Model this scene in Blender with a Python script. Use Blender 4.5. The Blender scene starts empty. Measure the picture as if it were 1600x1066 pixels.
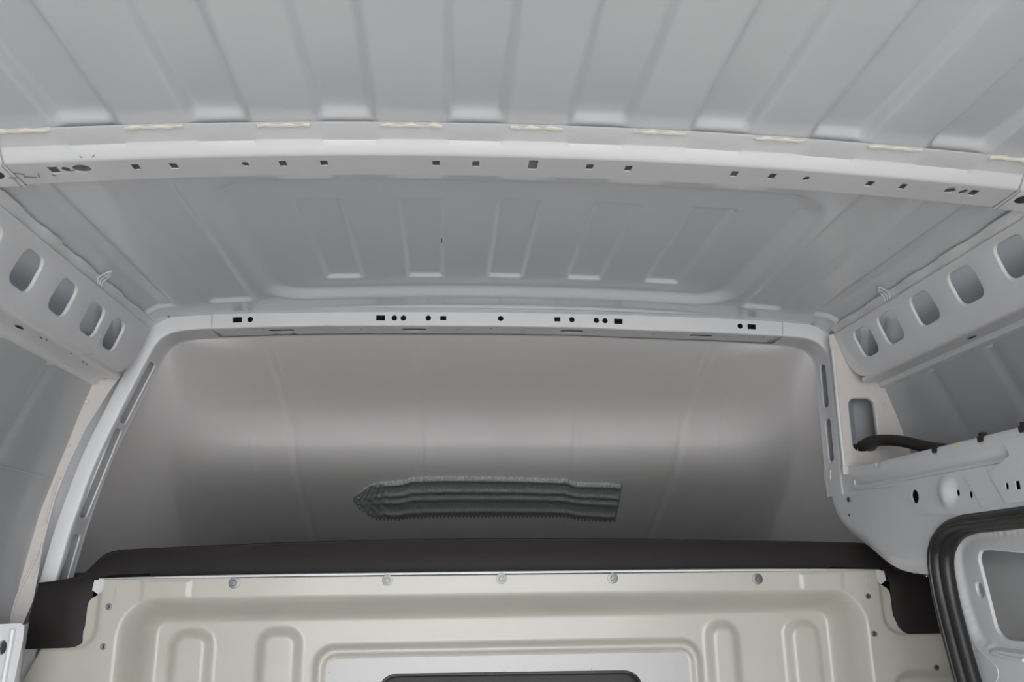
import bpy, bmesh, math, random
from mathutils import Vector, Matrix
from mathutils.geometry import delaunay_2d_cdt
random.seed(7)

# ------------------------------------------------------------------ camera, world, light, exposure
FPX = 1290.4
YAW, PITCH, ROLL = math.radians(4.538), math.radians(15.699), math.radians(-0.653)
CAM = Vector((-.1106, 0, 0))
cf = Vector((math.sin(YAW)*math.cos(PITCH), math.cos(YAW)*math.cos(PITCH), math.sin(PITCH)))
cr0 = Vector((math.cos(YAW), -math.sin(YAW), 0)); cu0 = cr0.cross(cf)
cr = math.cos(ROLL)*cr0 + math.sin(ROLL)*cu0
cu = -math.sin(ROLL)*cr0 + math.cos(ROLL)*cu0
scene = bpy.context.scene
COL = scene.collection
cam_d = bpy.data.cameras.new('camera'); cam_d.sensor_width = 36; cam_d.lens = 36*FPX/1600
cam_d.clip_start = .01
cam = bpy.data.objects.new('camera', cam_d); COL.objects.link(cam)
m = Matrix((cr, cu, -cf)).transposed().to_4x4(); m.translation = CAM
cam.matrix_world = m
scene.camera = cam

world = bpy.data.worlds.new('overcast_sky'); scene.world = world
world.use_nodes = True
bg = world.node_tree.nodes['Background']
bg.inputs['Color'].default_value = (.96, .98, 1.0, 1)
bg.inputs['Strength'].default_value = 2.6

scene.view_settings.view_transform = 'Standard'
scene.view_settings.look = 'None'
scene.view_settings.gamma = 1
scene.view_settings.use_curve_mapping = False
scene.view_settings.exposure = 1.40
scene.cycles.max_bounces = 14
scene.cycles.diffuse_bounces = 10
scene.cycles.glossy_bounces = 6

def portal(name, loc, rot, sx, sy):                    # guides sampling of the sky through the rear doorway
    d = bpy.data.lights.new(name, 'AREA'); d.shape = 'RECTANGLE'; d.size = sx; d.size_y = sy
    d.cycles.is_portal = True
    o = bpy.data.objects.new(name, d); COL.objects.link(o); o.location = loc; o.rotation_euler = rot
    return o
sun_d = bpy.data.lights.new('sun', 'SUN'); sun_d.energy = 2.0; sun_d.angle = math.radians(1); sun_d.color = (1, .95, .88)
sun = bpy.data.objects.new('sun', sun_d); COL.objects.link(sun); sun.rotation_euler = (math.radians(40), 0, math.radians(-9))
REAR = -1.3
portal('rear_doorway_portal', (0, REAR-.02, -.42), (math.radians(90), 0, 0), 1.8, 1.95)

# ------------------------------------------------------------------ pixel -> point on a known plane
def ray(px, py): return cf*FPX + cr*(px-800) + cu*(533-py)
def ay(px, py, Y): d = ray(px, py); return CAM + d*(Y/d.y)
def ax(px, py, X): d = ray(px, py); return CAM + d*((X-CAM.x)/d.x)
def az(px, py, Z): d = ray(px, py); return CAM + d*(Z/d.z)
def apl(px, py, p0, n): d = ray(px, py); return CAM + d*((p0-CAM).dot(n)/d.dot(n))

# ------------------------------------------------------------------ materials
def mat(name, col, rough=.4, metal=0, coat=0, noise=0, nscale=40, bump=0, bscale=120, spec=.5, col2=None, dirt=0):
    M = bpy.data.materials.new(name); M.use_nodes = True
    nt = M.node_tree; b = nt.nodes['Principled BSDF']
    b.inputs['Base Color'].default_value = (*col, 1)
    b.inputs['Roughness'].default_value = rough
    b.inputs['Metallic'].default_value = metal
    b.inputs['Coat Weight'].default_value = coat
    b.inputs['Coat Roughness'].default_value = .12
    b.inputs['Specular IOR Level'].default_value = spec
    tc = nt.nodes.new('ShaderNodeTexCoord')
    if noise or col2:
        n = nt.nodes.new('ShaderNodeTexNoise'); n.inputs['Scale'].default_value = nscale; n.inputs['Detail'].default_value = 5
        nt.links.new(tc.outputs['Object'], n.inputs['Vector'])
        mx = nt.nodes.new('ShaderNodeMix'); mx.data_type = 'RGBA'
        c2 = col2 or tuple(c*(1-noise) for c in col)
        mx.inputs[6].default_value = (*col, 1); mx.inputs[7].default_value = (*c2, 1)
        rp = nt.nodes.new('ShaderNodeMapRange'); rp.inputs[1].default_value = .42; rp.inputs[2].default_value = .68
        nt.links.new(n.outputs['Fac'], rp.inputs[0]); nt.links.new(rp.outputs[0], mx.inputs[0])
        out = mx.outputs[2]
        if dirt:
            n2 = nt.nodes.new('ShaderNodeTexNoise'); n2.inputs['Scale'].default_value = 23; n2.inputs['Detail'].default_value = 2
            nt.links.new(tc.outputs['Object'], n2.inputs['Vector'])
            r2 = nt.nodes.new('ShaderNodeMapRange'); r2.inputs[1].default_value = .76; r2.inputs[2].default_value = .80
            r2.inputs[4].default_value = dirt
            nt.links.new(n2.outputs['Fac'], r2.inputs[0])
            m2 = nt.nodes.new('ShaderNodeMix'); m2.data_type = 'RGBA'
            nt.links.new(r2.outputs[0], m2.inputs[0]); nt.links.new(out, m2.inputs[6])
            m2.inputs[7].default_value = (.25, .19, .13, 1); out = m2.outputs[2]
        nt.links.new(out, b.inputs['Base Color'])
    if bump:
        n = nt.nodes.new('ShaderNodeTexNoise'); n.inputs['Scale'].default_value = bscale; n.inputs['Detail'].default_value = 3
        nt.links.new(tc.outputs['Object'], n.inputs['Vector'])
        bp = nt.nodes.new('ShaderNodeBump'); bp.inputs['Strength'].default_value = bump; bp.inputs['Distance'].default_value = .002
        nt.links.new(n.outputs['Fac'], bp.inputs['Height']); nt.links.new(bp.outputs['Normal'], b.inputs['Normal'])
    return M
PAINT = mat('white_body_paint', (.65, .66, .68), .34, coat=.35, noise=.03, nscale=3)
ROOFP = mat('roof_paint', (.61, .63, .66), .30, coat=.45, noise=.03, nscale=3)
SHELLP = mat('cab_roof_paint', (.83, .81, .805), .52, metal=.36, coat=.05, noise=.03, nscale=3)
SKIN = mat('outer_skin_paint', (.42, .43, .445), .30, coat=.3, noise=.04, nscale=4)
PRIM = mat('pale_primer', (.63, .60, .58), .42, coat=.15, noise=.05, nscale=9)
CREAM = mat('bulkhead_paint', (.475, .463, .415), .32, coat=.35, noise=.05, nscale=6, dirt=.5)
PLATE = mat('bare_frame_paint', (.37, .37, .37), .38, metal=.25, coat=.1)
BLACK = mat('dark_brown_plastic', (.013, .0105, .0098), .55, spec=.3, bump=.15, bscale=600)
RUBBER = mat('black_rubber', (.014, .013, .014), .38, bump=.1, bscale=300)
HOSE = mat('dark_hose', (.022, .018, .015), .55, noise=.4, nscale=60)
MASTIC = mat('grey_mastic', (.34, .35, .348), .6, bump=.3, bscale=420, noise=.25, nscale=160)
SEALANT = mat('cream_sealant', (.66, .635, .55), .6)
STEEL = mat('zinc_steel', (.17, .17, .168), .34, metal=.85)
DARK = mat('cavity_shade_black', (.035, .035, .037), .6)  # near-black standing in for shade inside holes, gaps and cavities
WOOD = mat('grey_floor_liner', (.51, .48, .455), .55, noise=.35, nscale=14)
GROUND = mat('pale_concrete', (.45, .44, .42), .85, noise=.3, nscale=5)
RUST = mat('rust_mark', (.16, .10, .06), .8)

# ------------------------------------------------------------------ builders
def sm(a, b, x):
    t = max(0., min(1., (x-a)/(b-a))) if b != a else (1. if x >= a else 0.)
    return t*t*(3-2*t)
class MB:
    def __init__(s): s.v = []; s.f = []
    def add(s, verts, faces):
        o = len(s.v); s.v += [tuple(p) for p in verts]; s.f += [tuple(i+o for i in f) for f in faces]; return s
    def grid(s, us, vs, fn, keep=None):
        o = len(s.v); nu, nv = len(us), len(vs)
        for v in vs:
            for u in us: s.v.append(tuple(fn(u, v)))
        for j in range(nv-1):
            for i in range(nu-1):
                if keep and not keep((us[i]+us[i+1])/2, (vs[j]+vs[j+1])/2): continue
                a = o+j*nu+i; s.f.append((a, a+1, a+nu+1, a+nu))
        return s
    def loft(s, rings, close=False, caps=False):
        o = len(s.v); n = len(rings[0])
        for r in rings: s.v += [tuple(p) for p in r]
        for j in range(len(rings)-1):
            for i in range(n if close else n-1):
                a = o+j*n+i; b = o+j*n+(i+1) % n; s.f.append((a, b, b+n, a+n))
        if caps:
            s.f.append(tuple(o+i for i in range(n))[::-1]); s.f.append(tuple(o+(len(rings)-1)*n+i for i in range(n)))
        return s
    def box(s, c, sz, R=None):
        P = [Vector((x*sz[0]/2, y*sz[1]/2, z*sz[2]/2)) for x in (-1, 1) for y in (-1, 1) for z in (-1, 1)]
        if R: P = [R @ p for p in P]
        return s.add([p+Vector(c) for p in P], [(0, 1, 3, 2), (4, 6, 7, 5), (0, 4, 5, 1), (2, 3, 7, 6), (0, 2, 6, 4), (1, 5, 7, 3)])
    def tube(s, pts, rad, n=12, caps=True, sq=None):
        pts = [Vector(p) for p in pts]; rings = []; up = None
        for i, p in enumerate(pts):
            t = (pts[min(i+1, len(pts)-1)]-pts[max(i-1, 0)]).normalized()
            a = (up - t*up.dot(t)) if up is not None else t.orthogonal()
            a.normalize(); up = a; b = t.cross(a)
            r = rad(i/(len(pts)-1)) if callable(rad) else rad
            rings.append([p + (a*math.cos(k*2*math.pi/n)+b*math.sin(k*2*math.pi/n))*r for k in range(n)])
        return s.loft(rings, True, caps)
    def sheet(s, outer, holes, fn, res=None, thick=.0015, lip=0, lipdepth=.004, edge=True):
        """outer, holes: loops in (u,v); fn(u,v,w) -> point, w = depth behind the visible face.
        lip > 0 rolls every hole's rim backwards with that radius."""
        hs = [offset(h, lip) for h in holes] if lip else holes
        V = []; Ed = []
        for L in [outer]+hs:
            o = len(V); V += [Vector((p[0], p[1])) for p in L]; n = len(L)
            Ed += [(o+i, o+(i+1) % n) for i in range(n)]
        if res:
            ru, rv = res if isinstance(res, tuple) else (res, res)
            us = [p[0] for p in outer]; vs = [p[1] for p in outer]
            u = min(us)+ru*.5
            while u < max(us):
                v = min(vs)+rv*.5
                while v < max(vs):
                    if inside(u, v, outer) and not any(inside(u, v, h) for h in hs): V.append(Vector((u, v)))
                    v += rv
                u += ru
        r = delaunay_2d_cdt(V, Ed, [], 2, 1e-7)
        P = r[0]; F = []
        bb = [(min(p[0] for p in h), max(p[0] for p in h), min(p[1] for p in h), max(p[1] for p in h), h) for h in hs]
        for f in r[2]:
            cx = sum(P[i].x for i in f)/len(f); cy = sum(P[i].y for i in f)/len(f)
            if not inside(cx, cy, outer): continue
            if any(a < cx < b and c < cy < d and inside(cx, cy, h) for a, b, c, d, h in bb): continue
            F.append(f)
        o = len(s.v)
        s.v += [tuple(fn(p.x, p.y, 0)) for p in P]; s.f += [tuple(o+i for i in f) for f in F]
        if thick:
            o2 = len(s.v); s.v += [tuple(fn(p.x, p.y, thick)) for p in P]; s.f += [tuple(o2+i for i in f[::-1]) for f in F]
            if edge:
                cnt = {}
                for f in F:
                    for i in range(len(f)):
                        e = (f[i], f[(i+1) % len(f)]); k = (min(e), max(e)); cnt.setdefault(k, []).append(e)
                for k, es in cnt.items():
                    if len(es) == 1: a, b = es[0]; s.f.append((o+b, o+a, o2+a, o2+b))
        if lip:
            for h in holes:
                prof = [(1, 0), (.62, .06), (.3, .3), (.06, .65), (0, 1), (0, 1+lipdepth/lip)]
                rings = [[fn(p[0], p[1], lip*d) for p in offset(h, lip*g)] for g, d in prof]
                rings = [r_+[r_[0]] for r_ in rings]
                s.loft(rings)
        return s
    def obj(s, name, material, parent=None, smooth=38, weld=1e-5):
        me = bpy.data.meshes.new(name); me.from_pydata(s.v, [], s.f); me.update()
        bm = bmesh.new(); bm.from_mesh(me)
        if weld: bmesh.ops.remove_doubles(bm, verts=bm.verts, dist=weld)
        bmesh.ops.recalc_face_normals(bm, faces=bm.faces)
        bm.to_mesh(me); bm.free()
        for p in me.polygons: p.use_smooth = True
        if smooth: me.set_sharp_from_angle(angle=math.radians(smooth))
        me.materials.append(material)
        o = bpy.data.objects.new(name, me); COL.objects.link(o)
        if parent:
            o.parent = parent; o.matrix_parent_inverse = parent.matrix_world.inverted()
        return o
def offset(L, d):
    n = len(L); A = sum(L[i][0]*L[(i+1) % n][1]-L[(i+1) % n][0]*L[i][1] for i in range(n)); sg = 1 if A > 0 else -1
    out = []
    for i in range(n):
        a, b, c = L[i-1], L[i], L[(i+1) % n]
        tx, ty = c[0]-a[0], c[1]-a[1]; l = math.hypot(tx, ty) or 1
        out.append((b[0]+sg*ty/l*d, b[1]-sg*tx/l*d))
    return out
def inside(x, y, L):
    c = False; n = len(L)
    for i in range(n):
        x1, y1 = L[i]; x2, y2 = L[(i+1) % n]
        if (y1 > y) != (y2 > y) and x < (x2-x1)*(y-y1)/(y2-y1)+x1: c = not c
    return c
def rpoly(C, r, n=6):
    """corner list -> loop with corners rounded by r"""
    out = []; N = len(C)
    for i in range(N):
        p, q, t = [Vector((C[k % N][0], C[k % N][1])) for k in (i-1, i, i+1)]
        rr = r[i] if isinstance(r, (list, tuple)) else r
        if rr <= 0: out.append((q.x, q.y)); continue
        d1, d2 = (p-q), (t-q); rr1 = min(rr, d1.length*.48, d2.length*.48)
        a, b = q+d1.normalized()*rr1, q+d2.normalized()*rr1
        for k in range(n+1):
            s_ = k/n; out.append(tuple(a*(1-s_)**2+q*2*s_*(1-s_)*.92+q*0+b*s_**2 + (a+b)*.5*2*s_*(1-s_)*.08))
    return out
def rrect(cx, cy, w, h, r, n=5):
    return rpoly([(cx-w/2, cy-h/2), (cx+w/2, cy-h/2), (cx+w/2, cy+h/2), (cx-w/2, cy+h/2)], r, n)
def rect(cx, cy, w, h): return [(cx-w/2, cy-h/2), (cx+w/2, cy-h/2), (cx+w/2, cy+h/2), (cx-w/2, cy+h/2)]
def ell(cx, cy, rx, ry, n=16): return [(cx+rx*math.cos(2*math.pi*k/n), cy+ry*math.sin(2*math.pi*k/n)) for k in range(n)]
def lin(a, b, n): return [a+(b-a)*i/(n-1) for i in range(n)]
def seq(*parts):
    out = []
    for a, b, st in parts:
        n = max(2, int(round((b-a)/st))+1); out += [x for x in lin(a, b, n) if not out or x > out[-1]+1e-6]
    return out
def crom(P, n=8):
    P = [Vector(p) for p in P]; out = []
    for i in range(len(P)-1):
        p0, p1, p2, p3 = P[max(i-1, 0)], P[i], P[i+1], P[min(i+2, len(P)-1)]
        for k in range(n):
            t = k/n; out.append(.5*((2*p1)+(p2-p0)*t+(2*p0-5*p1+4*p2-p3)*t*t+(3*p1-p0-3*p2+p3)*t**3))
    return out+[P[-1]]
def empty(name, loc=(0, 0, 0)):
    o = bpy.data.objects.new(name, None); COL.objects.link(o); o.location = loc
    o.matrix_world = Matrix.Translation(loc); o.empty_display_size = .05; return o
def tag(o, label=None, cat=None, group=None, kind=None):
    if label: o['label'] = label
    if cat: o['category'] = cat
    if group: o['group'] = group
    if kind: o['kind'] = kind
    return o
def rr_mask(x, y, x0, x1, y0, y1, r, w):
    """1 inside a rounded rectangle, falling to 0 over width w outside it"""
    cx, cy = (x0+x1)/2, (y0+y1)/2; qx = abs(x-cx)-(x1-x0)/2+r; qy = abs(y-cy)-(y1-y0)/2+r
    d = math.hypot(max(qx, 0), max(qy, 0))+min(max(qx, qy), 0)-r
    return 1-sm(0, w, d)

# ================================================================== SETTING
def arc(x): return .529-.0648*x*x
def roofz(x):                                          # underside of the roof skin
    return .551-.0648*x*x-.018*sm(.685, .735, abs(x))
CH = [(-.685-.085, -.685), (-.60, -.522), (-.439, -.362), (-.283, -.206), (-.12, -.041), (.037, .121), (.199, .281), (.359, .438), (.52, .606), (.688, .77)]
CH = [(a*.983, b*.983) for a, b in CH]

ceiling = empty('ceiling', (0, 0, .55)); tag(ceiling, 'ribbed white sheet metal van roof above and behind the cross bows', 'ceiling', kind='structure')
# rear cargo roof with pressed longitudinal ribs
def rear_roof(x, y):
    z = roofz(x); fl = sm(.78, .93, y); h = .0105+.002*fl
    end = 1-.50*sm(.916, .934, y)
    for a, b in CH:
        wl, wr = .009+.003*fl, .010+.004*fl
        if a-.03 < x < b+.03: z += h*end*sm(a-wl*.2, a+wl, x)*(1-sm(b-wr, b+wr*.2, x))
    return (x, y, z-.004*sm(.90, .95, y))
xs = []
for x in lin(-.735, .735, 421): xs.append(x)
mb = MB().grid(xs, seq((REAR, .6, .2), (.6, .84, .03), (.84, .955, .004)), rear_roof); mb.obj('roof_panel', ROOFP, ceiling, smooth=0)
# front roof between the two bows
CONS = [k*.1573 for k in (-2, -1, 0, 1, 2)]
def front_roof(x, y):
    z = roofz(x)
    z += .016*rr_mask(x, y, -.442, .442, 1.125, 1.590, .05, .036)
    for c in CONS:
        z += .0075*rr_mask(x, y, c-.030, c+.030, 1.197, 1.540, .003, .0070)
        z += .006*rr_mask(x, y, c-.032, c+.032, .95, 1.085, .006, .012)
    for s in (-1, 1):
        z += .008*rr_mask(s*x, y, .512, .578, .9, 1.607, .004, .017)
        z += .007*rr_mask(s*x, y, .668, .72, .9, 1.618, .004, .014)
    z -= (.010-.012*min(1, (x/.6)**2))*sm(1.672, 1.682, y) - .008*sm(1.698, 1.704, y)
    return (x, y, z)
mb = MB().grid(lin(-.735, .735, 368), seq((1.0, 1.18, .006), (1.18, 1.21, .003), (1.21, 1.52, .012), (1.52, 1.71, .003)), front_roof); mb.obj('roof_panel', ROOFP, ceiling, smooth=0)
MB().grid(lin(-.735, .735, 40), [.94, 1.015], lambda x, y: (x, y, roofz(x)+.020)).obj('dark_roof_filler', DARK, ceiling)  # roof filler strip coloured black so the bow holes look unlit
MB().loft([[(x, .941, arc(x)+.0165), (x, .941, roofz(x)+.021), (x, .946, roofz(x)+.021), (x, .946, arc(x)+.0165)] for x in lin(-.72, .72, 40)], close=True, caps=True).obj('gap_shade_strip', DARK, ceiling)  # added black strip: shuts out light and paints the gap's shade
# sealant beads squeezed between roof skin and rear bow
for k in range(len(CH)-1):
    a, b = CH[k][1]+.004, CH[k+1][0]-.004
    if k in (1, 2): a, b = a+.002, b-.004
    pts = []
    for i, x in enumerate(lin(a, b, 9)):
        pts.append((x, .934+.0012*math.sin(i*2.1+k), roofz(x)-.004+.0007*math.cos(i*1.7+k)))
    MB().tube(pts, lambda t, k=k: .0026+.0016*math.sin(t*9+k)**2, 8).obj('sealant_bead', SEALANT, ceiling)

for px, py, l in ((690, 388, .016), (1041, 395, .003), (700, 356, .003), (335, 446, .004)):
    p = az(px, py, .556); MB().tube([(p.x, p.y-l/2, roofz(p.x)+.021), (p.x+.0006, p.y+l/2, roofz(p.x)+.021)], .0014, 6).obj('dirt_speck', RUST, ceiling)
# side walls (outer skins): X as a function of height
WZ = [(-1.35, .93), (-.6, .935), (-.1, .915), (.0, .904), (.12, .887), (.26, .851), (.32, .836), (.386, .816), (.44, .80), (.50, .765), (.545, .70)]
def wallx(z):
    for (z0, x0), (z1, x1) in zip(WZ, WZ[1:]):
        if z <= z1: t = max(0, (z-z0)/(z1-z0)); return x0+(x1-x0)*t
    return WZ[-1][1]
def wall_pt(s, y, z): 
    x = wallx(z)+.012*0
    # shallow vertical swages in the skin
    g = sum(.004*(1-sm(.0, .02, abs(y-c-.25*z))) for c in (1.22, 1.40))
    return (s*(x+g), y, z)
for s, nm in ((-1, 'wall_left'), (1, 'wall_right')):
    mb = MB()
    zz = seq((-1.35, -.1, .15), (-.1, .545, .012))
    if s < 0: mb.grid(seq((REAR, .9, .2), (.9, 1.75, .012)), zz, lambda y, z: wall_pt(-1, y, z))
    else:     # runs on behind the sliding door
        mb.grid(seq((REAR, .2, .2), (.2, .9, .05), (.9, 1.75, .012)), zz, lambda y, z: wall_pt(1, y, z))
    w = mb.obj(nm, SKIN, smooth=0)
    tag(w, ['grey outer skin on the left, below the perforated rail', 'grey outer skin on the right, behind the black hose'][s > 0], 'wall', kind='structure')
# horizontal seam on the left skin
MB().tube([(-wallx(.185-.05*0)+.001, y, .185) for y in lin(.3, 1.64, 12)], .0012, 6).obj('skin_seam', SKIN, bpy.data.objects['wall_left'])

# over-cab roof shell
PROF = [(1.755, .618), (1.88, .572), (2.0, .526), (2.10, .486), (2.175, .450), (2.228, .414), (2.265, .372), (2.294, .330), (2.340, .288), (2.42, .240), (2.53, .185), (2.66, .123), (2.80, .055), (2.92, -.005), (3.0, -.06)]
PR = crom([(a, b, 0) for a, b in PROF], 6)
def prof(t):
    k = t*(len(PR)-1); i = min(int(k), len(PR)-2); return PR[i].lerp(PR[i+1], k-i)
GRV = [(-.54, -.52, .013, .016), (-.625, -.66, .004, .006), (-.185, -.185, .005, .014), (.245, .245, .005, .014), (.55, .535, .012, .016), (.635, .69, .004, .006)]
def shell(x_, t):                                      # x_ in -1..1 across
    p = prof(t); z = p.y; Y0 = p.x
    W = .90-.30*max(0, z); R = min(.20, max(.004, (Y0-1.757)*.85))
    a = abs(x_); flat = .70
    if a <= flat: x = (W-R)*a/flat; y = Y0-.012*(x/.7)**2
    else:
        yb = Y0-.012*((W-R)/.7)**2; th = (a-flat)/.22*math.pi/2
        if a <= flat+.22: x = W-R+R*math.sin(th); y = yb-R*(1-math.cos(th))
        else: f = (a-flat-.22)/.08; x = W; y = (yb-R)*(1-f)+1.756*f; y = max(y, 1.756) if yb-R > 1.756 else yb-R
    for gt, gb, d, w in GRV:
        g = gt+(gb-gt)*max(0, min(1, (.5-z)/.4)); s_ = 1 if x_ >= 0 else -1
        q = abs(s_*x-g)
        if q < w: e = d*(1-(q/w)**2)**2; y += e
    return Vector((x if x_ >= 0 else -x, y, z))
wf = MB().grid(lin(-1, 1, 521), lin(0, 1, 90), shell).obj('wall_front', SHELLP, smooth=0)
tag(wf, 'smooth grey shell of the high roof over the cab, beyond the arch', 'roof shell', kind='structure')
# shelf that closes the space above the cab
MB().box((0, 1.80, -.30), (1.86, .012, .62)).obj('trim_4', DARK)['kind'] = 'structure'; tag(bpy.data.objects['trim_4'], 'unseen dark lining added on the cab side of the bulkhead', 'lining')  # unseen sheet added so the lower shell reflects something dark
sh = MB().box((0, 2.37, -.035), (1.80, 1.30, .02)).obj('trim_2', BLACK); tag(sh, 'dark overhead shelf floor behind the dark cover strip', 'shelf', kind='structure')

# unseen dark box added to stop light leaking in behind the bulkhead
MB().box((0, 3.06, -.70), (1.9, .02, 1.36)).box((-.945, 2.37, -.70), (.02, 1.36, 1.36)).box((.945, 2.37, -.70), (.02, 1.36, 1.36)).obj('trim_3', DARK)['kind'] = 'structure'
bpy.data.objects['trim_3']['label'] = 'added dark box closing off the cab space behind the cream bulkhead'; bpy.data.objects['trim_3']['category'] = 'cab'
# van floor, ground outside
fl = MB().box((0, .66, -1.36), (1.9, 3.9, .02)).obj('floor', WOOD); tag(fl, 'grey van floor', 'floor', kind='structure')
gd = MB().grid(lin(-14, 14, 5), lin(-22, 3, 5), lambda x, y: (x, y, -2.0)).obj('ground', GROUND); tag(gd, 'pale concrete yard outside the rear doors', 'ground', kind='structure')

# ================================================================== REAR ROOF BOW
bow = empty('roof_bow', (0, 1.0, .53)); tag(bow, 'bright white cross bow under the roof with one row of square holes', 'roof bow')
XB = .705
sec = [(.928, .018), (.931, .0165), (.963, .0155), (.9655, .014), (.9695, .008), (.9765, .002), (.979, .0003), (.982, 0.)]
def bowpt(x, y, z):
    return (x, y+.004*x*x, arc(x)+z)
def notch(x, y):                                       # flange joggles beneath the raised ribs
    k = 0
    for a, b in CH:
        if a < x < b: k = max(k, rr_mask(x, 0, a+.004, b-.004, -1, 1, .003, .004))
    return k
mb = MB()
mb.grid(lin(-XB, XB, 360), list(range(len(sec))), lambda x, i: bowpt(x, sec[i][0], sec[i][1]-(.0011*notch(x, 0) if i in (2,) else 0)))
mb.grid(lin(-XB, XB, 60), [0, 1, 2], lambda x, i: bowpt(x, (1.035, 1.037, 1.037)[i], (0, .002, .045)[i]))
mb.obj('bow_channel', PAINT, bow)
hx = [.6176, .6028, .5836, .5168, .4695, .3788, .3305, .2774, .1301, .0770]
HL = []
for s in (-1, 1):
    HL += [rect(s*hx[0], 1.001, .0118, .017), ell(s*hx[1], 1.001, .005, .008), rpoly(ell(s*hx[2], 1.0, .0115, .0105, 12), 0) if s < 0 else ell(s*hx[2], 1.0, .0075, .0085)]
    HL += [rect(s*v, 1.002, .0095, .0155) for v in (hx[3], hx[4], hx[6], hx[7], hx[8], hx[9])]
    HL += [ell(s*hx[5], 1.002, .0048, .0065)]
HL += [rrect(0, 1.0015, .0125, .027, .003, 3)]
mb = MB().sheet([(x, .982) for x in lin(-XB, XB, 60)]+[(x, 1.035) for x in lin(XB, -XB, 60)], HL, lambda u, v, w: bowpt(u, v, w), res=(.03, .03), thick=.0016)
mb.obj('perforated_web', PAINT, bow)
for s in (-1, 1):                                      # joining brackets at both ends
    b = MB()
    so = [(.935, .0145), (.9625, .0135), (.9675, .008), (.9755, .001), (.9795, -.0015), (1.036, -.002), (1.039, .003)]
    b.loft([[bowpt(s*x, y, z) for y, z in so] for x in lin(.668, .735, 8)])
    b.obj('end_bracket', PAINT, bow)
    b = MB(); b.tube([bowpt(s*(.668+.006*(i > 3)*min(1, (i-3)/2)), y, z-.0006) for i, (y, z) in enumerate(so)], .0009, 6); b.obj('bracket_seam', SKIN, bow)
    b = MB().add([bowpt(s*.690+u, v, -.0026) for u, v in ell(0, 1.0, .011, .012)], [tuple(range(16))]); b.obj('bracket_hole', DARK, bow)
for (px, py, l, a) in [(30, 273, .012, .3), (47, 279, .016, .1), (60, 277, .012, -1.2), (84, 279, .005, .5), (113, 274, .004, .2), (20, 278, .010, 0), (145, 248, .006, -.8), (126, 248, .004, 1.4)]:
    p = az(px, py, .497 if py > 255 else .503); pts = [Vector((p.x+l*(t-.5)*math.cos(a), p.y+l*(t-.5)*math.sin(a), arc(p.x)-.0028)) for t in lin(0, 1, 4)]
    MB().tube(pts, .0006, 5).obj('scratch', RUST, bow)

# ================================================================== FRONT ARCH FRAME
frame = empty('arch_frame', (0, 1.73, .5)); tag(frame, 'white arch frame of header and pillars around the over-cab opening', 'arch frame')
FP = [(-.880, -.26), (-.868, -.12), (-.860, -.05), (-.850, .0), (-.839, .073), (-.827, .130), (-.804, .224), (-.768, .327), (-.735, .415), (-.719, .455), (-.708, .476), (-.690, .488), (-.660, .4945), (-.594, .499), (-.383, .507), (-.19, .5095), (0, .511), (.19, .5095), (.304, .506), (.5, .501), (.625, .4955), (.672, .492), (.698, .485), (.713, .471), (.721, .447), (.7195, .36), (.7175, .25), (.716, .18), (.716, .152)]
FPS = crom([(a, b, 0) for a, b in FP], 10)
def resample(P, st):
    out = [P[0]]; acc = 0
    for a, b in zip(P, P[1:]):
        L = (b-a).length; 
        while acc+L >= st:
            a = a.lerp(b, (st-acc)/L); out.append(a); L = (b-a).length; acc = 0
            if L < 1e-9: break
        acc += L
    return out
FPS = resample(FPS, .005)
for _ in range(14): FPS = [FPS[0]]+[(FPS[i-1]+FPS[i]*2+FPS[i+1])/4 for i in range(1, len(FPS)-1)]+[FPS[-1]]
SL = [0]
for a, b in zip(FPS, FPS[1:]): SL.append(SL[-1]+(b-a).length)
def fpath(s):
    s = max(0, min(SL[-1]-1e-6, s)); lo, hi = 0, len(SL)-1
    while hi-lo > 1:
        mid = (lo+hi)//2
        if SL[mid] <= s: lo = mid
        else: hi = mid
    t = (s-SL[lo])/(SL[hi]-SL[lo]); p = FPS[lo].lerp(FPS[hi], t)
    a, b = FPS[max(lo-1, 0)], FPS[min(hi+1, len(FPS)-1)]; d0 = (FPS[hi]-a).normalized(); d1 = (b-FPS[lo]).normalized()
    d = d0.lerp(d1, t).normalized(); return p, Vector((-d.y, d.x, 0))
def fpt(s, n, y):
    p, nn = fpath(s); return (p.x+nn.x*n, y, p.y+nn.y*n)
def s_at_x(x):                                         # header: arc length at a given x
    return min((abs(FPS[i].x-x)+(10 if FPS[i].y < .45 else 0), SL[i]) for i in range(len(FPS)))[1] if False else _sx(x)
def _sx(x):
    for i in range(len(FPS)-1):
        a, b = FPS[i], FPS[i+1]
        if a.y > .48 and a.x <= x <= b.x: return SL[i]+(SL[i+1]-SL[i])*(x-a.x)/(b.x-a.x)
def _sz(z, side):
    for i in range(len(FPS)-1):
        a, b = FPS[i], FPS[i+1]
        if side < 0 and a.x < -.6 and a.y <= z <= b.y: return SL[i]+(SL[i+1]-SL[i])*(z-a.y)/(b.y-a.y)
        if side > 0 and a.x > .6 and b.y <= z <= a.y: return SL[i]+(SL[i+1]-SL[i])*(a.y-z)/(a.y-b.y)
SLT, SHL, SHR, SEND = _sz(.44, -1), _sx(-.605), _sx(.622), SL[-1]
def flg(s): return 1-sm(SLT-.02, SLT+.05, s)
def fsec(s):
    g = flg(s); k = .033-.004*g
    return [(k+.0185*g, 1.715), (k+.0180*g, 1.677), (k+.0165*g, 1.675), (k+.0125*g, 1.675), (k+.011*g, 1.677), (k+.0105*g, 1.714), (k+.0095*g, 1.716), (k+.002*g, 1.716), (k+.001*g, 1.714), (k+.0005*g, 1.699), (k, 1.6955)]
FACE0, FACE1 = .003, .033
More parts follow.
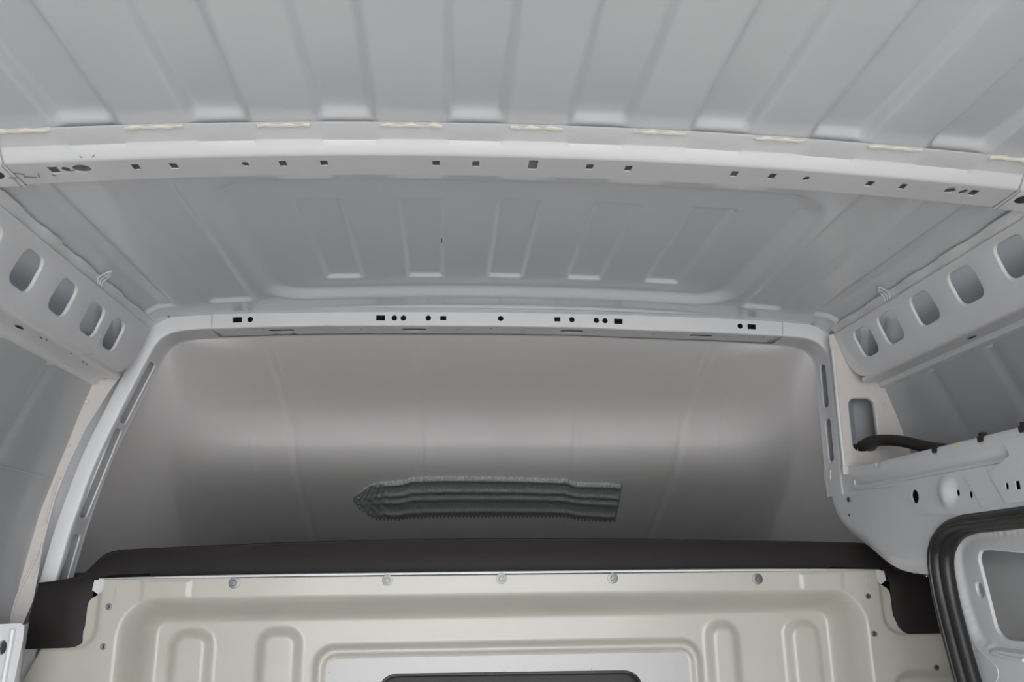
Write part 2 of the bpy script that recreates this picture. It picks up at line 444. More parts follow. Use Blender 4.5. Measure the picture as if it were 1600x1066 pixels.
def frame_part(name, s0, s1, fholes, rholes, lift=0):
    mb = MB()
    ss = lin(s0, s1, max(12, int((s1-s0)/.008)))
    mb.loft([[fpt(s, n, y) for n, y in fsec(s)] for s in ss])
    mb.loft([[fpt(s, n, y) for n, y in ((FACE0, 1.6965), (.0018, 1.6969), (.0006, 1.6985), (0, 1.703))] for s in ss])
    mb.loft([[fpt(s, n, y) for n, y in ((0, 1.758), (-.0003, 1.762), (-.0012, 1.7645), (-.0008, 1.768), (.05, 1.769))] for s in ss])
    fn = lambda u, v, w: fpt(u, v, 1.6965-(v-FACE0)/(FACE1-FACE0)*.001+w)
    if fholes: mb.sheet([(s, FACE0) for s in ss]+[(s, FACE1) for s in ss[::-1]], fholes, fn, res=(.02, .015), thick=.0016)
    else: mb.loft([[fpt(s, n, y) for n, y in ((FACE0, 1.6965), (.033-.004*flg(s), 1.6955))] for s in ss])
    fr = lambda u, v, w: fpt(u, w, v)
    small = [h for h in rholes if len(h) < 20]; big = [h for h in rholes if len(h) >= 20]
    o = [(s, 1.703) for s in ss]+[(s, 1.758) for s in ss[::-1]]
    if big: mb.sheet(o, big, fr, res=(.02, .02), thick=0, lip=.0022, lipdepth=.001)
    else: mb.sheet(o, small, fr, res=(.02, .02), thick=.0016)
    return mb.obj(name, PAINT, frame)
hexs = lambda x, r=.0062: ell(_sx(x), .0175, r, r, 8)
rc = lambda x, w=.0185, h=.0115: rect(_sx(x), .0175, w, h)
fh = [rc(-.553), hexs(-.527), rc(-.256), hexs(-.227), hexs(-.208), hexs(-.1548), rc(-.123, .0128, .0092), hexs(0), rc(.123, .0128, .0092), hexs(.1548), hexs(.208), hexs(.227), rc(.256), hexs(.527), rc(.553)]
rh = []
for x, w, h in ((-.467, .052, .018), (-.185, .052, .018), (.158, .050, .018), (.447, .050, .018)): rh.append(rrect(_sx(x), 1.725, w, h, .008, 3)[:18])
for x, w in ((-.56, .010), (-.505, .006), (-.34, .008), (-.30, .006), (-.26, .008), (-.09, .010), (-.02, .006), (.05, .006), (.22, .012), (.34, .009), (.37, .006), (.50, .010), (.55, .012), (.585, .006)): rh.append(ell(_sx(x), 1.722+.008*math.sin(x*40), w/2, .005, 8))
frame_part('header', SHL, SHR, fh, rh)
def slot(side, z0, z1, y0, y1): 
    a, b = sorted((_sz(z0, side), _sz(z1, side))); return rrect((a+b)/2, (y0+y1)/2, b-a, y1-y0, .010, 6)
frame_part('pillar', 0, SHL, [], [slot(-1, .305, .432, 1.716, 1.748), slot(-1, .115, .292, 1.716, 1.748), slot(-1, -.03, .083, 1.716, 1.748)])
frame_part('pillar', SHR, SEND, [], [slot(1, .345, .440, 1.720, 1.745), slot(1, .225, .318, 1.720, 1.745)])
for s in (SHL, SHR):
    MB().tube([fpt(s, n, y) for n, y in ((.034, 1.6945), (.02, 1.695), (.006, 1.6955), (.002, 1.698), (-.0005, 1.704), (-.0005, 1.75))], .0010, 6).obj('joint_seam', SKIN, frame)

# inner liner behind the pillars so that the slots look into a closed box section
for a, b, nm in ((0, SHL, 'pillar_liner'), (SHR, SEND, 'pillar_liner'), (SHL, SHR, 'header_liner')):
    MB().loft([[fpt(s, n, y) for n, y in ((.028, 1.700), (.032, 1.74), (.028, 1.768))] for s in lin(a, b, 50)]).obj(nm, DARK if (nm[0] == 'h' or a > 0) else SKIN, frame)  # right pillar and header liners coloured black to stand for shade

# ================================================================== SIDE RAILS
RB0, RB1 = Vector((.721, 0, .489)), Vector((.756, 0, .387))
RT = (RB1-RB0); RLEN = RT.length; RT = RT.normalized(); RN = Vector((RT.z, 0, -RT.x)); RN = RN if RN.x > 0 else -RN
RQ = {1: [[(1330, 520), (1355, 508), (1374.6, 548.6), (1352, 560.6)], [(1367, 498), (1392.6, 483), (1415, 526), (1389.6, 541)], [(1418, 468), (1446.6, 451.6), (1471.5, 495), (1440.6, 513)], [(1476.6, 432), (1514, 411), (1540.6, 460.6), (1503.6, 480)], [(1548.7, 387), (1592, 362.5), (1622, 419), (1577, 440.5)]],
      -1: [[(180, 494), (198, 507.6), (175.5, 551.7), (157.7, 537.6)], [(146.4, 468), (166.7, 485), (144.5, 530), (122, 513)], [(101, 431), (124.4, 450), (97.6, 499), (72.8, 478.5)], [(44, 385), (72, 407.6), (42, 461.7), (11, 435.8)], [(-25, 332), (8.5, 362), (-27, 418), (-65, 390)]]}
def side_rail(s):
    nm = 'side_rail'
    r = empty(nm, (s*.74, 1.0, .43))
    tag(r, ['white roof side rail with big rounded windows, left of the arch frame', 'white roof side rail with big rounded windows, above the black hose'][s > 0], 'side rail', 'perforated roof side rails')
    def fp(y, t, w):                                   # t down the face, w outboard
        p = RB0+RT*t+RN*w; return (s*p.x, y, p.z)
    YE = 1.661 if s > 0 else 1.670
    holes = []
    p0 = Vector((s*RB0.x, 0, RB0.z)); n = Vector((s*RN.x, 0, RN.z)); tv = Vector((s*RT.x, 0, RT.z))
    for q in RQ[s]:
        c = []
        for px, py in q:
            P = apl(px, py, p0, n); c.append((P.y, (P-p0).dot(tv)))
        holes.append(rpoly(c, .017, 6))
    last = holes[-1]; dy = .127; cy = sum(p[0] for p in last)/len(last); ct = sum(p[1] for p in last)/len(last)
    for k in range(1, 14): holes.append(rrect(cy-dy*k, ct, .082, .058, .017, 5))
    out = rpoly([(REAR, 0), (YE, 0), (YE, RLEN*.70), (YE-.030, RLEN), (REAR, RLEN)], [0, 0, .022, .022, 0], 6)
    mb = MB().sheet(out, holes, fp, res=(.05, .03), thick=0, lip=.0032, lipdepth=.0015)
    mb.obj('perforated_face', PAINT, r)
    mb = MB()
    ys = seq((REAR, .8, .2), (.8, YE-.02, .012))
    def fl(y, i):
        P = [(.7285, .5065), (.7140, .5068), (.7125, .5045), (.7235, .4915), (.721, .489)][i]
        b = .004*sm(-.25, .25, math.sin(y*2*math.pi/.125)) if i in (1, 2, 3) else 0
        return (s*(P[0]+b*.8), y, P[1])
    mb.grid(ys+[YE], [0, 1, 2, 3, 4], fl)
    mb.obj('weld_flange', PAINT, r)
    mb = MB()
    U = [(.756, .387), (.7585, .3825), (.763, .3805), (.772, .3810), (.800, .3835), (.806, .3830), (.8075, .3800), (.8085, .3740), (.8130, .372), (.822, .371), (.826, .366)]
    def ye(y, i): return min(y, YE-.030+.006*min(i, 5))
    mb.grid(ys+[YE], list(range(len(U))), lambda y, i: (s*U[i][0], ye(y, i), U[i][1]))
    mb.obj('rail_underside', PAINT, r)
    mb = MB().loft([[fp(YE, RLEN*.70, 0), fp(YE-.008, RLEN*.86, 0), fp(YE-.030, RLEN, 0), (s*.763, YE-.024, .3805)], [fp(YE+.001, RLEN*.70, .03), fp(YE+.001, RLEN*.9, .03), fp(YE, RLEN, .03), (s*.80, YE, .3835)]])
    mb.obj('end_wall', PAINT, r)
    # gussets seen through the two front windows
    for yc, w in ((1.612, 0), (1.515, 1)):
        g = MB()
        prof_ = [(-.035, .055), (-.02, .03), (-.006, .02), (.006, .02), (.02, .03), (.035, .055)] if w else [(-.01, .06), (-.012, .03), (0, .018), (.012, .024), (.02, .06)]
        g.grid(list(range(len(prof_))), lin(-.01, RLEN-.004, 7), lambda i, t: fp(yc+prof_[i][0]+.25*(t-.05), t, prof_[i][1]+.012*math.cos(t*40)))
        g.obj('gusset', SKIN, r)
        c = MB().add([fp(yc+.012+u*.7, .078+v, .0175-.004) for u, v in ell(0, 0, .006, .006, 12)], [tuple(range(12))]); c.obj('gusset_hole', DARK, r)
    if s < 0:
        for yy, xx, l in ((1.36, .778, .012), (1.372, .775, .008), (1.52, .776, .014), (1.54, .779, .008), (1.46, .773, .005)):
            MB().tube([(-xx-l*.3*k, yy+l*(k-.5)+.002*(k*3 % 2), .3815) for k in (0, .35, .7, 1)], .0011, 5).obj('rust_mark', RUST, r)
    MB().box((s*.775, REAR+.01, .445), (.13, .004, .16)).obj('rear_light_stop', PAINT, r)  # unseen plate added to keep light out of the rail box
    # roof clip at the joint
    Pc = Vector((s*.712, 1.40 if s < 0 else 1.42, .502)); c = MB()
    for i in range(3):
        c.tube([Pc+Vector((s*(-.022+.006*i), -.018+.012*i, .005)), Pc+Vector((s*(-.012+.003*i), -.012+.012*i, .0045)), Pc+Vector((s*.004, -.004+.010*i, -.001)), Pc+Vector((s*.009, .006+.008*i, -.009))], .0017, 6)
    c.obj('wire_clip', PAINT, r)
    if s < 0:
        MB().tube([fp(1.497, .068, -.0004), fp(1.50, .082, -.0004), fp(1.497, RLEN-.004, -.0004), fp(1.482, RLEN+.002, -.0012)], .0008, 5).obj('rail_seam', SKIN, r)
    e = MB().add([(s*(.785+u), 1.30+v, .3808) for u, v in ell(0, 0, .004, .012, 10)], [tuple(range(10))]); e.obj('drain_hole', DARK, r)
    return r
for s in (-1, 1): side_rail(s)

# ================================================================== PANELS BESIDE THE ARCH
def sheet_y(px, Y, r, holes=(), name='panel', material=PAINT, parent=None, thick=.0016, lip=0, dy=None, res=.04):
    c = [ay(x, y, Y) for x, y in px]; loop = rpoly([(p.x, p.z) for p in c], r) if r else [(p.x, p.z) for p in c]
    f = lambda u, v, w: (u, Y+w+(dy(u, v) if dy else 0), v)
    mb = MB().sheet(loop, [h for h in holes], f, res=res, thick=0 if lip else thick, lip=lip, lipdepth=.006)
    return mb.obj(name, material, parent)
gp = empty('gusset_panel', (.78, 1.662, .3)); tag(gp, 'pale primed side panel with one rounded window, right of the arch frame', 'side panel')
hq = [ay(x, y, 1.662) for x, y in ((1325.5, 622.5), (1365, 622.5), (1374.5, 704.5), (1334, 705))]
sheet_y([(1314, 519), (1295, 524), (1307, 640), (1318, 742), (1430, 732), (1425, 712), (1420, 685), (1384, 594), (1347, 590)], 1.662, 0, [rpoly([(p.x, p.z) for p in hq], .016)], 'gusset_sheet', PRIM, gp, lip=.0035)
for px, py in ((1383, 635),):
    p = ay(px, py, 1.661); MB().loft([[(p.x+r_*math.cos(a), 1.6615-h, p.z+r_*1.5*math.sin(a)) for a in lin(0, 2*math.pi, 13)] for r_, h in ((.0056, 0), (.0048, .0012), (.0036, .0012), (.003, .0002))]).obj('weld_nut', PRIM, gp)
# folded white edge of that panel along the pillar
MB().tube([ay(x, y, 1.655) for x, y in ((1301, 545), (1306, 600), (1312, 660), (1319, 727))], .0035, 8).obj('folded_edge', PAINT, gp)
bx = MB().box((.857, 1.735, .33), (.20, .012, .45)); bx.obj('back_plate', SKIN, gp)

pl = empty('pillar_flange', (-.85, 1.665, .2)); tag(pl, 'pale primed pillar flange with spot welds between left skin and arch frame', 'pillar flange')
sheet_y([(133, 590), (176, 582), (197, 560), (226, 505), (234, 503), (222, 540), (172, 610), (135, 668), (106, 728), (86, 780), (69, 845), (52, 938), (36, 975), (-40, 1010), (-30, 990), (0, 935), (32, 850), (69, 750), (98, 680)], 1.672, 0, [], 'flange_sheet', PRIM, pl)
for px, py, R_ in ((136, 628, .0052), (120, 655, .003), (107, 697, .0035), (98, 714, .0035), (162, 594, .002), (93, 748, .003), (84, 765, .003), (60, 880, .002), (40, 915, .002)):
    p = ay(px, py, 1.671); MB().loft([[(p.x+r_*R_*math.cos(a), 1.6715-h, p.z+r_*R_*math.sin(a)) for a in lin(0, 2*math.pi, 13)] for r_, h in ((1, 0), (.8, .0014), (.55, .0012), (.4, .0004), (.01, .0004))]).obj('spot_weld', PRIM, pl)
for pts in ([(92, 745), (86, 765), (74, 805), (70, 822)], [(60, 862), (45, 895), (25, 935), (17, 968)], [(66, 848), (60, 880), (50, 905)]):
    MB().tube(crom([ay(x, y, 1.6705) for x, y in pts], 4), .0022, 7).obj('stiffening_bead', PRIM, pl)

# left lower post (far lower left corner)
lb = empty('lower_post', (-.86, 1.50, -.14)); tag(lb, 'white lower post with an oval hole, left of the drooping dark lobe', 'post')
hp_ = ay(3, 1012, 1.50)
sheet_y([(-90, 979), (33, 974), (38, 978), (36, 1000), (20, 1075), (10, 1130), (-90, 1130)], 1.50, 0, [ell(hp_.x, hp_.z, .0065, .011, 20)], 'post_sheet', PAINT, lb, lip=.002)
MB().tube([ay(x, y, 1.499) for x, y in ((20, 984), (16, 1010), (8, 1050), (-2, 1110))], .005, 8).obj('pressed_bead', PAINT, lb)
MB().box((-.90, 1.515, -.22), (.10, .004, .26)).obj('post_backing', DARK, lb)
p0, p1 = ay(36, 976, 1.50), ay(12, 1125, 1.50)
MB().loft([[p0, p1], [p0+Vector((-.004, .02, 0)), p1+Vector((-.004, .02, 0))], [p0+Vector((-.05, .13, 0)), p1+Vector((-.05, .13, 0))]]).obj('post_return', PAINT, lb)

# ================================================================== OVERHEAD COVER STRIP (dark plastic)
trim = empty('cover_strip', (0, 1.69, .03)); tag(trim, 'dark brown plastic cover strip with drooping lobes above the cream bulkhead', 'cover strip')
TY = 1.69
tp = [(42, 1013), (70, 913), (100, 909), (130, 903), (140, 896), (146, 889), (152, 881), (158, 874), (166, 867.5), (175, 864), (186, 862), (200, 860.5), (400, 851), (620, 845), (800, 843), (1000, 844), (1200, 847), (1340, 850), (1353, 852.5), (1363, 857), (1372, 865), (1380, 876), (1388, 886), (1398, 894), (1412, 899), (1500, 905), (1530, 993), (1420, 993), (1411, 991.5), (1402, 987), (1394, 979), (1389, 968), (1386, 955), (1383, 932), (1380, 910), (1377, 897), (1372, 889), (1297, 886), (1296, 915), (236, 915), (235, 896), (175, 899), (162, 903), (156, 911), (153, 925), (151, 945), (150, 965), (149.5, 978), (147, 989), (142, 998), (135, 1005), (127, 1009), (118, 1010.5)]
tl = [ay(x, y, TY) for x, y in tp]
def tdy(u, v): return -.028*sm(.70, .80, abs(u))*sm(.06, -.03, v)+.010*sm(.02, .07, v)
TL = [(p.x, p.z) for p in tl]
MB().sheet(TL, [], lambda u, v, w: (u, TY+w+tdy(u, v), v), res=.02, thick=.004).obj('cover_panel', BLACK, trim)
edge = crom([(p.x, TY+tdy(p.x, p.z)+.001, p.z) for p in tl[1:27]], 3)
MB().tube(edge, .0028, 8).obj('rolled_edge', BLACK, trim)

# ================================================================== BULKHEAD
bk = empty('bulkhead', (0, 1.68, -.3)); tag(bk, 'cream painted pressed steel bulkhead with bolts along its top flange', 'bulkhead')
WX0, WX1 = -.340, .376
def bulk(x, z):
    y = 1.660
    cx_, cz_ = .002, -.542; qx = abs(x-cx_)-.670+.022; qz = abs(z-cz_)-.458+.022
    d_ = math.hypot(max(qx, 0), max(qz, 0))+min(max(qx, qz), 0)-.022
    t_ = max(0., min(1., d_/.046)); rec = 1-(t_+.10*math.sin(2*math.pi*t_)*-1*.8)
    y += .080*rec
    t = sm(-.075, -.11, z)
    for a, b in ((-.633, -.567), (-.467, -.398), (.421, .474), (.586, .646)):
        y -= .013*rr_mask(x, z, a+.010, b-.010, -1.0, -.116, .014, .022)
    for a, b in ((-.560, -.545), (-.392, -.378)):
        pass
    # raised window surround and its sunk frame
    y -= .010*rr_mask(x, z, WX0-.016, WX1+.016, -.52, -.141, .030, .012)
    y += .006*rr_mask(x, z, WX0-.004, WX1+.004, -.51, -.153, .022, .006)
    # wings: flat with a sunk bed for the dark lobes
    w = sm(.735, .742, abs(x))
    y += .006*rr_mask(abs(x), z, .758, .90, -.120, .5, .03, .008)
    y += .045*rr_mask(abs(x), z, .775, .99, -1.0, -.215, .03, .03)
    y -= .002*rr_mask(abs(x), z, .595, .675, -.045, .1, .004, .004)*sm(-.06, -.03, z)
    return (x, y, z)
WH = rpoly([(WX0+.102, -.46), (WX1-.1, -.46), (WX1-.1, -.192), (WX0+.102, -.189)], .035, 8)
half = rpoly([(.748, -.0045), (.748, -.022), (.757, -.030), (.775, -.040), (.775, -.098), (.80, -.112), (.842, -.112), (.872, -.185), (.93, -.33), (.93, -.75)], [0, .004, .008, .012, .02, .015, .006, .01, 0, 0], 5)
halfr = rpoly([(.748, -.0045), (.748, -.022), (.757, -.030), (.775, -.040), (.775, -.098), (.80, -.112), (.93, -.112), (.93, -.75)], [0, .004, .008, .012, .02, .015, 0, 0], 5)
bo = [(-u, v) for u, v in half[::-1]]+halfr
MB().sheet(bo, [offset(WH, .004)], lambda u, v, w: (bulk(u, v)[0], bulk(u, v)[1]+w, v), res=(.0045, .0034), thick=0).obj('bulkhead_panel', CREAM, bk, smooth=0)
# folded top lip
MB().loft([[(x, 1.660, -.0045), (x, 1.6597, -.0035), (x, 1.661, -.0026), (x, 1.668, -.0026), (x, 1.680, -.0036)] for x in lin(-.748, .748, 40)]).obj('top_lip', CREAM, bk)
# flat metal window plate, opening and gasket
plate_o = rpoly([(WX0+.002, -.505), (WX1-.002, -.505), (WX1-.002, -.156), (WX0+.002, -.156)], .02, 6)
pin = []
for px, py in ((515, 1051), (652, 1050), (788, 1048), (923, 1045), (1054, 1041)):
    p = ay(px, py, 1.7345); pin.append(ell(p.x, p.z, .0022, .0022, 8))
MB().sheet(plate_o, [WH]+pin, lambda u, v, w: (u, 1.7345+w, v), res=.05, thick=.0015).obj('window_plate', PLATE, bk)
MB().tube([(u, 1.7360, v) for u, v in WH+WH[:1]], .004, 8, caps=False).obj('window_gasket', RUBBER, bk)
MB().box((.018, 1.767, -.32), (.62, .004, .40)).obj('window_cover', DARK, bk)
def bolt(px, py):
    p = ay(px, py, 1.6595); b = MB()
    R_ = [(.0105, 0), (.0105, .0013), (.0080, .0016), (.0052, .0018), (.0052, .0042), (.0044, .0052), (.0026, .0052), (.0022, .0034), (.0001, .0034)]
    b.loft([[(p.x+r_*math.cos(a), 1.6598-h, p.z+r_*math.sin(a)) for a in lin(0, 2*math.pi, 25)] for r_, h in R_])
    b.obj('bolt', STEEL, bk)
for q in ((366, 911.5), (605.5, 907), (783.5, 904.5), (957.5, 904), (1183.5, 905)): bolt(*q)
for px, py in ((169.5, 948), (161, 1011), (1357, 932), (1366.5, 991), (1464, 1043.5)):
    p = ay(px, py, 1.659); y0 = bulk(p.x, p.z)[1]; b = MB()
    b.loft([[(p.x+r_*math.cos(a), y0-.0002-h, p.z+r_*math.sin(a)) for a in lin(0, 2*math.pi, 17)] for r_, h in ((.0056, 0), (.0050, .0014), (.0034, .0018), (.0020, .0014), (.0018, .0004))])
    b.obj('rivet', STEEL, bk)
    MB().add([(p.x+.0018*math.cos(a), y0-.0008, p.z+.0018*math.sin(a)) for a in lin(0, 2*math.pi, 9)[:-1]], [tuple(range(8))]).obj('rivet_hole', DARK, bk)
for s in (-1, 1):                                      # joggle line beside the top flange and riveted edge strips
    MB().tube([(s*.726, 1.6597, -.014), (s*.7262, 1.6597, -.046)], .0009, 6).obj('edge_seam', CREAM, bk)
# pale cross rail that the bulkhead is bolted to
xr = empty('cross_rail', (0, 1.674, 0)); tag(xr, 'thin white cross rail edge between dark strip and cream bulkhead', 'cross rail')
MB().loft([[(x, 1.664, -.001+zz), (x, 1.664, .0025+zz), (x, 1.667, .0038+zz), (x, 1.684, .0038+zz)] for x in lin(-.76, .76, 40) for zz in [-.0045*(x/.76)**4]]).obj('rail_edge', PAINT, xr)
for s in (-1, 1):
    c = [(s*.728, -.002), (s*.768, -.004), (s*.770, -.022), (s*.758, -.030), (s*.745, -.018), (s*.728, -.014)]
    MB().sheet(c, [], lambda u, v, w: (u, 1.665+w, v), thick=.003).obj('corner_tab', PAINT, xr)

# ================================================================== SLIDING DOOR SIDE
tr = empty('door_track_beam', (.71, 1.2, .14)); tag(tr, 'white beam over the sliding door, carrying the black hose on its ledge', 'beam')
BS = [(.726, .2005), (.7185, .2000), (.7160, .1975), (.7150, .183), (.716, .176), (.722, .170), (.7225, .164), (.7180, .160), (.7165, .156)]
def bsec(y): return BS
YB = 1.652
NOT = [(1370, 716), (1460.5, 709), (1533, 695), (1599, 683)]
ny = [ax(x, y, .716).y for x, y in NOT]
def beam(y, i):
    x, z = BS[i]; dz = -.012*(y-1.3)*0
    if i <= 2: z -= .0075*max(sm(.009, .006, abs(y-c)) for c in ny)
    z += -.010*(YB-y)*(.7 if i < 4 else 1)
    e = sm(YB-.03, YB, y)                               # front end turns up against the pillar
    return (x, y, z+.004*e)
MB().grid(seq((REAR+.1, .8, .15), (.8, YB, .0022)), list(range(len(BS))), beam).obj('ledge', PAINT, tr, smooth=50)
def fx(px, py, X=.7165): p = ax(px, py, X); return (p.y, p.z)
FO = [(YB, .156), fx(1330, 800), fx(1400, 803), fx(1435, 803), fx(1500, 797), fx(1600, 788), (.8, .082), (.8, .124)]
top = [(y, .156-.010*(YB-y)-.0005) for y in lin(.8, YB, 20)]
fo = [fx(1330, 806), fx(1400, 806), fx(1500, 803), fx(1600, 791), (.3, .060)]
outl = [(YB, .155)]+[fx(*q) for q in ((1410, 758.5), (1415, 762), (1419, 771), (1424, 788), (1429, 798), (1435, 803), (1500, 805), (1600, 791))]+[(.3, .060), (.3, .143)]+top[:-1]
bh = [ell(*fx(1430, 776), .0112, .0122, 18), ell(*fx(1517, 773.5), .0045, .0060, 12), ell(*fx(1497, 770.5), .0047, .0058, 12), ell(*fx(1573, 760), .0042, .006, 12), rect(*fx(1590, 758.5), .0105, .0125)]
def boss(u, v):
    c = fx(1494, 768); d = math.hypot((u-c[0])/1.1, v-c[1]+.0); e = fx(1480, 768)
    return .011*sm(.026, .006, math.hypot(u-e[0], (v-e[1])*.9))
MB().sheet(outl, bh, lambda u, v, w: (.7165+w-boss(u, v), u, v), res=.009, thick=.0016).obj('beam_face', PAINT, tr)
# lapped plates on the beam face
def plate_x(px, X, name, holes=(), lipr=0):
    c = [fx(a, b, X) for a, b in px]
    return MB().sheet(rpoly(c, lipr) if lipr else c, list(holes), lambda u, v, w: (X+w, u, v), thick=.0022).obj(name, PAINT, tr)
plate_x([(1566, 690), (1578, 712), (1546, 738), (1550, 748), (1569, 783), (1574, 786), (1640, 782), (2100, 726), (2100, 556), (1640, 672)], .7135, 'lap_plate', [ell(*fx(1573, 760, .7135), .0042, .006, 12), rect(*fx(1590, 758.5, .7135), .0105, .0125)], .005)
MB().tube([(.7155, *fx(1508, 748)), (.7155, *fx(1517, 760)), (.7155, *fx(1531, 785)), (.7155, *fx(1535, 793))], .0009, 6).obj('plate_seam', SKIN, tr)
MB().box((.80, 1.0, .135), (.13, 1.29, .05)).obj('ledge_shade_backing', DARK, tr)  # ledge box coloured black as shade behind the beam holes
for c in ny[1:]:
    MB().box((.7185, c, .1965-.010*(YB-c)*.7), (.007, .0125, .009)).box((.7225, c+.002, .2035-.010*(YB-c)*.7), (.008, .009, .006)).obj('hose_clip', HOSE, tr)
sp = ay(1461, 712, 1.38)
for c, col in ((fx(1496, 703), SEALANT),):
    MB().box((.7175, c[0], c[1]+.0025), (.004, .026, .016)).obj('tape_wrap', col, tr)

# lower pillar sweep to the door opening
lp = empty('lower_pillar', (.72, 1.5, .05)); tag(lp, 'smooth white pillar foot sweeping from the arch frame to the black door seal', 'pillar')
fpx = [(1293, 745), (1294, 765), (1297, 786), (1304, 808), (1316, 828), (1332, 842), (1347, 852), (1365, 868), (1380, 880), (1395, 889), (1410, 894), (1430, 897.5), (1447, 899)]
edge_ = [Vector((*fx(a, b, .721), 0)) for a, b in fpx]
so = [(p.x, p.y) for p in crom(edge_, 4)]
NE = len(so)
so += [(1.395, -.012), (1.390, .025), (1.366, .052), (1.32, .074), (1.28, .100), (1.40, .1035), tuple(fx(1433, 800.5)), tuple(fx(1427, 790)), tuple(fx(1421, 772)), tuple(fx(1417.5, 761)), tuple(fx(1413, 751)), (1.645, .165), (1.645, .206), (so[0][0], .206)]
def swx(u, v):
    e = 0
    d = min(math.hypot(u-a, v-b) for a, b in so[8:NE])
    return .014*(1-sm(0, .026, d))**1.6
MB().sheet(so, [], lambda u, v, w: (.7190-.003*sm(1.66, 1.76, u)+w+swx(u, v), u, v), res=.009, thick=.002).obj('pillar_foot', PAINT, lp)
for pts in ([(1287, 735), (1297, 735), (1297, 750), (1287, 752)],):
    c = [fx(a, b, .7145) for a, b in pts]; MB().sheet(c, [], lambda u, v, w: (.7145+w, u, v), thick=.003).obj('lap_tab', PAINT, lp)
for px, py, r_ in ((1325.5, 781, .0038), (1327, 805, .0022)):
    c = fx(px, py, .7128); MB().add([(.7126, c[0]+u*1.6, c[1]+v*1.4) for u, v in ell(0, 0, r_, r_, 10)], [tuple(range(10))]).obj('small_hole', DARK, lp)

# rubber seal around the door opening
SX = .722
sp = [(1700, 792), (1600, 806), (1540, 814), (1503, 819), (1480, 830), (1466, 850), (1462, 876), (1467, 915), (1478, 965), (1505, 1066), (1560, 1250)]
sl = crom([Vector((SX, .15, .078)), Vector((SX, .6, .076))]+[ax(x, y, SX) for x, y in sp]+[Vector((SX+.03, 1.31, -.60)), Vector((SX+.03, 1.30, -1.0))], 8)
seal = MB().tube(sl, .0135, 14).obj('trim_1', RUBBER); tag(seal, 'black rubber seal around the sliding door opening', 'door seal', kind='structure')
MB().tube([p+Vector((.010, -.013, -.004)) for p in sl], .0128, 12).obj('inner_lip', RUBBER, seal)
MB().tube([p+Vector((-.0125, -.002, 0)) for p in sl], .0028, 8).obj('grip_bead', RUBBER, seal)

# sliding door, inner panel
DX = .748
door = empty('door_1', (DX, 1.0, -.1)); tag(door, 'grey sliding door with a large cut-out, inside the black seal', 'door', kind='structure')
def dx(px, py, X=DX): p = ax(px, py, X); return (p.y, p.z)
dout = [dx(1455, 835), dx(1560, 800), dx(1700, 780), (.75, .10), (.75, -.42), (1.40, -.42), (1.40, -.3)]
hole = rpoly([dx(1519, 872), dx(1523, 861), dx(1536, 860), dx(1600, 866), (.8, .02), (.8, -.13), dx(1600, 1004), dx(1560, 1000), dx(1547, 985)], [.008, .004, .008, 0, .01, .01, 0, .02, .02], 5)
oval = [dx(1522+5.5*math.cos(a)+3.4*math.sin(a), 922+12*math.sin(a)) for a in lin(0, 2*math.pi, 21)[:-1]]
bead = crom([Vector((0, *dx(*q))) for q in ((1600, 825), (1545, 830), (1508, 838), (1492, 856), (1492, 885), (1500, 925), (1512, 970), (1525, 1000), (1545, 1012))], 6)
BP = [(b.y, b.z) for b in bead]+[(.5, bead[-1].z), (.5, bead[0].z)]
def ddisp(u, v):
    d = min(math.hypot(u-b.y, v-b.z) for b in bead)
    if not inside(u, v, BP): d = -d
    return .010*sm(-.010, .010, d)
MB().sheet(dout, [hole, oval], lambda u, v, w: (DX+w+ddisp(u, v), u, v), res=(.0045, .0045), thick=0, lip=.0022, lipdepth=.003).obj('door_inner_panel', PAINT, door)
MB().grid(lin(.2, 1.52, 20), lin(-.6, .13, 30), lambda u, v: (DX+.085-.02*sm(-.2, .1, v)+.012*sm(-.085, -.095, v), u, v)).obj('door_outer_skin', SKIN, door, smooth=0)
for pts, R_ in (([(1548, 916), (1560, 960), (1566, 980)], .0), ([(1518, 1010), (1524, 1035), (1532, 1066)], .0028), ([(1527, 1012), (1545, 1030), (1557, 1042), (1560, 1056), (1556, 1066)], .0007), ([(1552, 1020), (1565, 1025), (1600, 1032)], .003)):
    if R_: MB().tube(crom([Vector((DX-.0005, *dx(*q))) for q in pts], 5), R_, 8).obj('pressed_bead', PAINT, door)

MB().box((DX+.006, .475, -.16), (.012, .556, .53)).obj('door_rear_panel', PAINT, door)
# ================================================================== HOSE
hp = [ay(1336, 703, 1.695), ay(1348, 697, 1.675), ay(1362, 690, 1.64), ay(1382, 688, 1.60), ay(1410, 690, 1.56), ay(1450, 699, 1.50), ay(1500, 705, 1.42), ay(1540, 703, 1.34), ay(1620, 692, 1.2)]
hs = MB().tube(crom(hp, 8), .0115, 14).obj('hose', HOSE); tag(hs, 'black hose from the rounded window along the ledge of the door beam', 'hose')

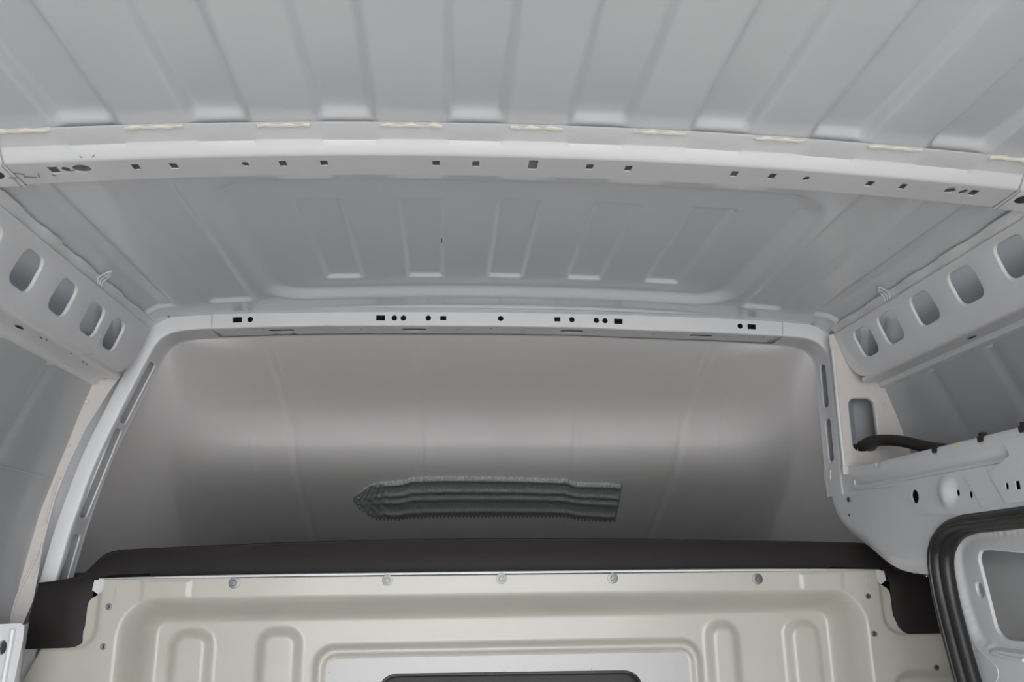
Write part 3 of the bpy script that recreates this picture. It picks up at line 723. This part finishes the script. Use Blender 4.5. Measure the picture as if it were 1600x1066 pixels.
# ================================================================== SOUND DEADENING PATCH
TT = lin(0, 1, 400)
def t_at(px, py):                                      # shell parameter under a pixel (near the middle)
    best = None
    for t in TT:
        p = prof(t)
        q = ay(px, py, p.x)
        e = abs(q.z-p.y)
        if best is None or e < best[0]: best = (e, t, q.x)
    return best[1], best[2]
def shell_at(x, t):
    z = prof(t).y; W = .90-.30*max(0, z); R = min(.20, max(.004, (prof(t).x-1.757)*.85))
    return shell(x/(W-R)*.70, t)
PT = [(552, 780), (560, 770), (578, 757), (600, 753), (630, 751), (642, 746), (700, 744.5), (800, 745.5), (886, 748), (898, 753.5), (950, 755), (972, 757)]
PB = [(552, 782), (560, 792), (575, 805), (588, 812), (625, 813), (640, 809.5), (700, 808.5), (800, 808), (886, 808), (898, 812), (945, 815), (962, 815.5)]
pt = [t_at(*q) for q in PT]; pb = [t_at(*q) for q in PB]
def interp(L, x):
    if x <= L[0][1]: return L[0][0]
    for (t0, x0), (t1, x1) in zip(L, L[1:]):
        if x <= x1: return t0+(t1-t0)*(x-x0)/(x1-x0)
    return L[-1][0]
X0, X1 = pt[0][1], pt[-1][1]
def patch(u, v):
    x = X0+(X1-X0)*u+.014*v*sm(.94, 1, u)
    a, b = interp(pt, x), interp(pb, x)
    sc = (.0018+.0022*(v > .5))*math.sin(u*430)*(abs(v-.5)*2)**10+.004*math.sin(u*57)*math.sin(u*131)*sm(.12, .02, u)
    t = a+(b-a)*v+sc*(1 if v > .5 else -1)
    p = shell_at(x, t)
    rid = sum(math.exp(-((v-c)/.055)**2) for c in (.10, .38, .56, .86))
    h = .004+.0075*rid*sm(.05, .14, u)+.0006*math.sin(u*60+v*9)*math.sin(v*30+u*20)
    if u < .14: h += .002*math.sin(u*240)*math.sin(v*25+u*70)
    h *= sm(0, .03, v)*sm(1, .97, v)*sm(0, .02, u)*sm(1, .985, u)
    n = Vector((0, -.93, -.35))
    return p+n*(h+.0004)
dp = MB().grid(lin(0, 1, 500), lin(0, 1, 70), patch).obj('damping_patch', MASTIC, smooth=0)
tag(dp, 'dark grey ridged mastic patch stuck on the grey over-cab shell', 'patch')
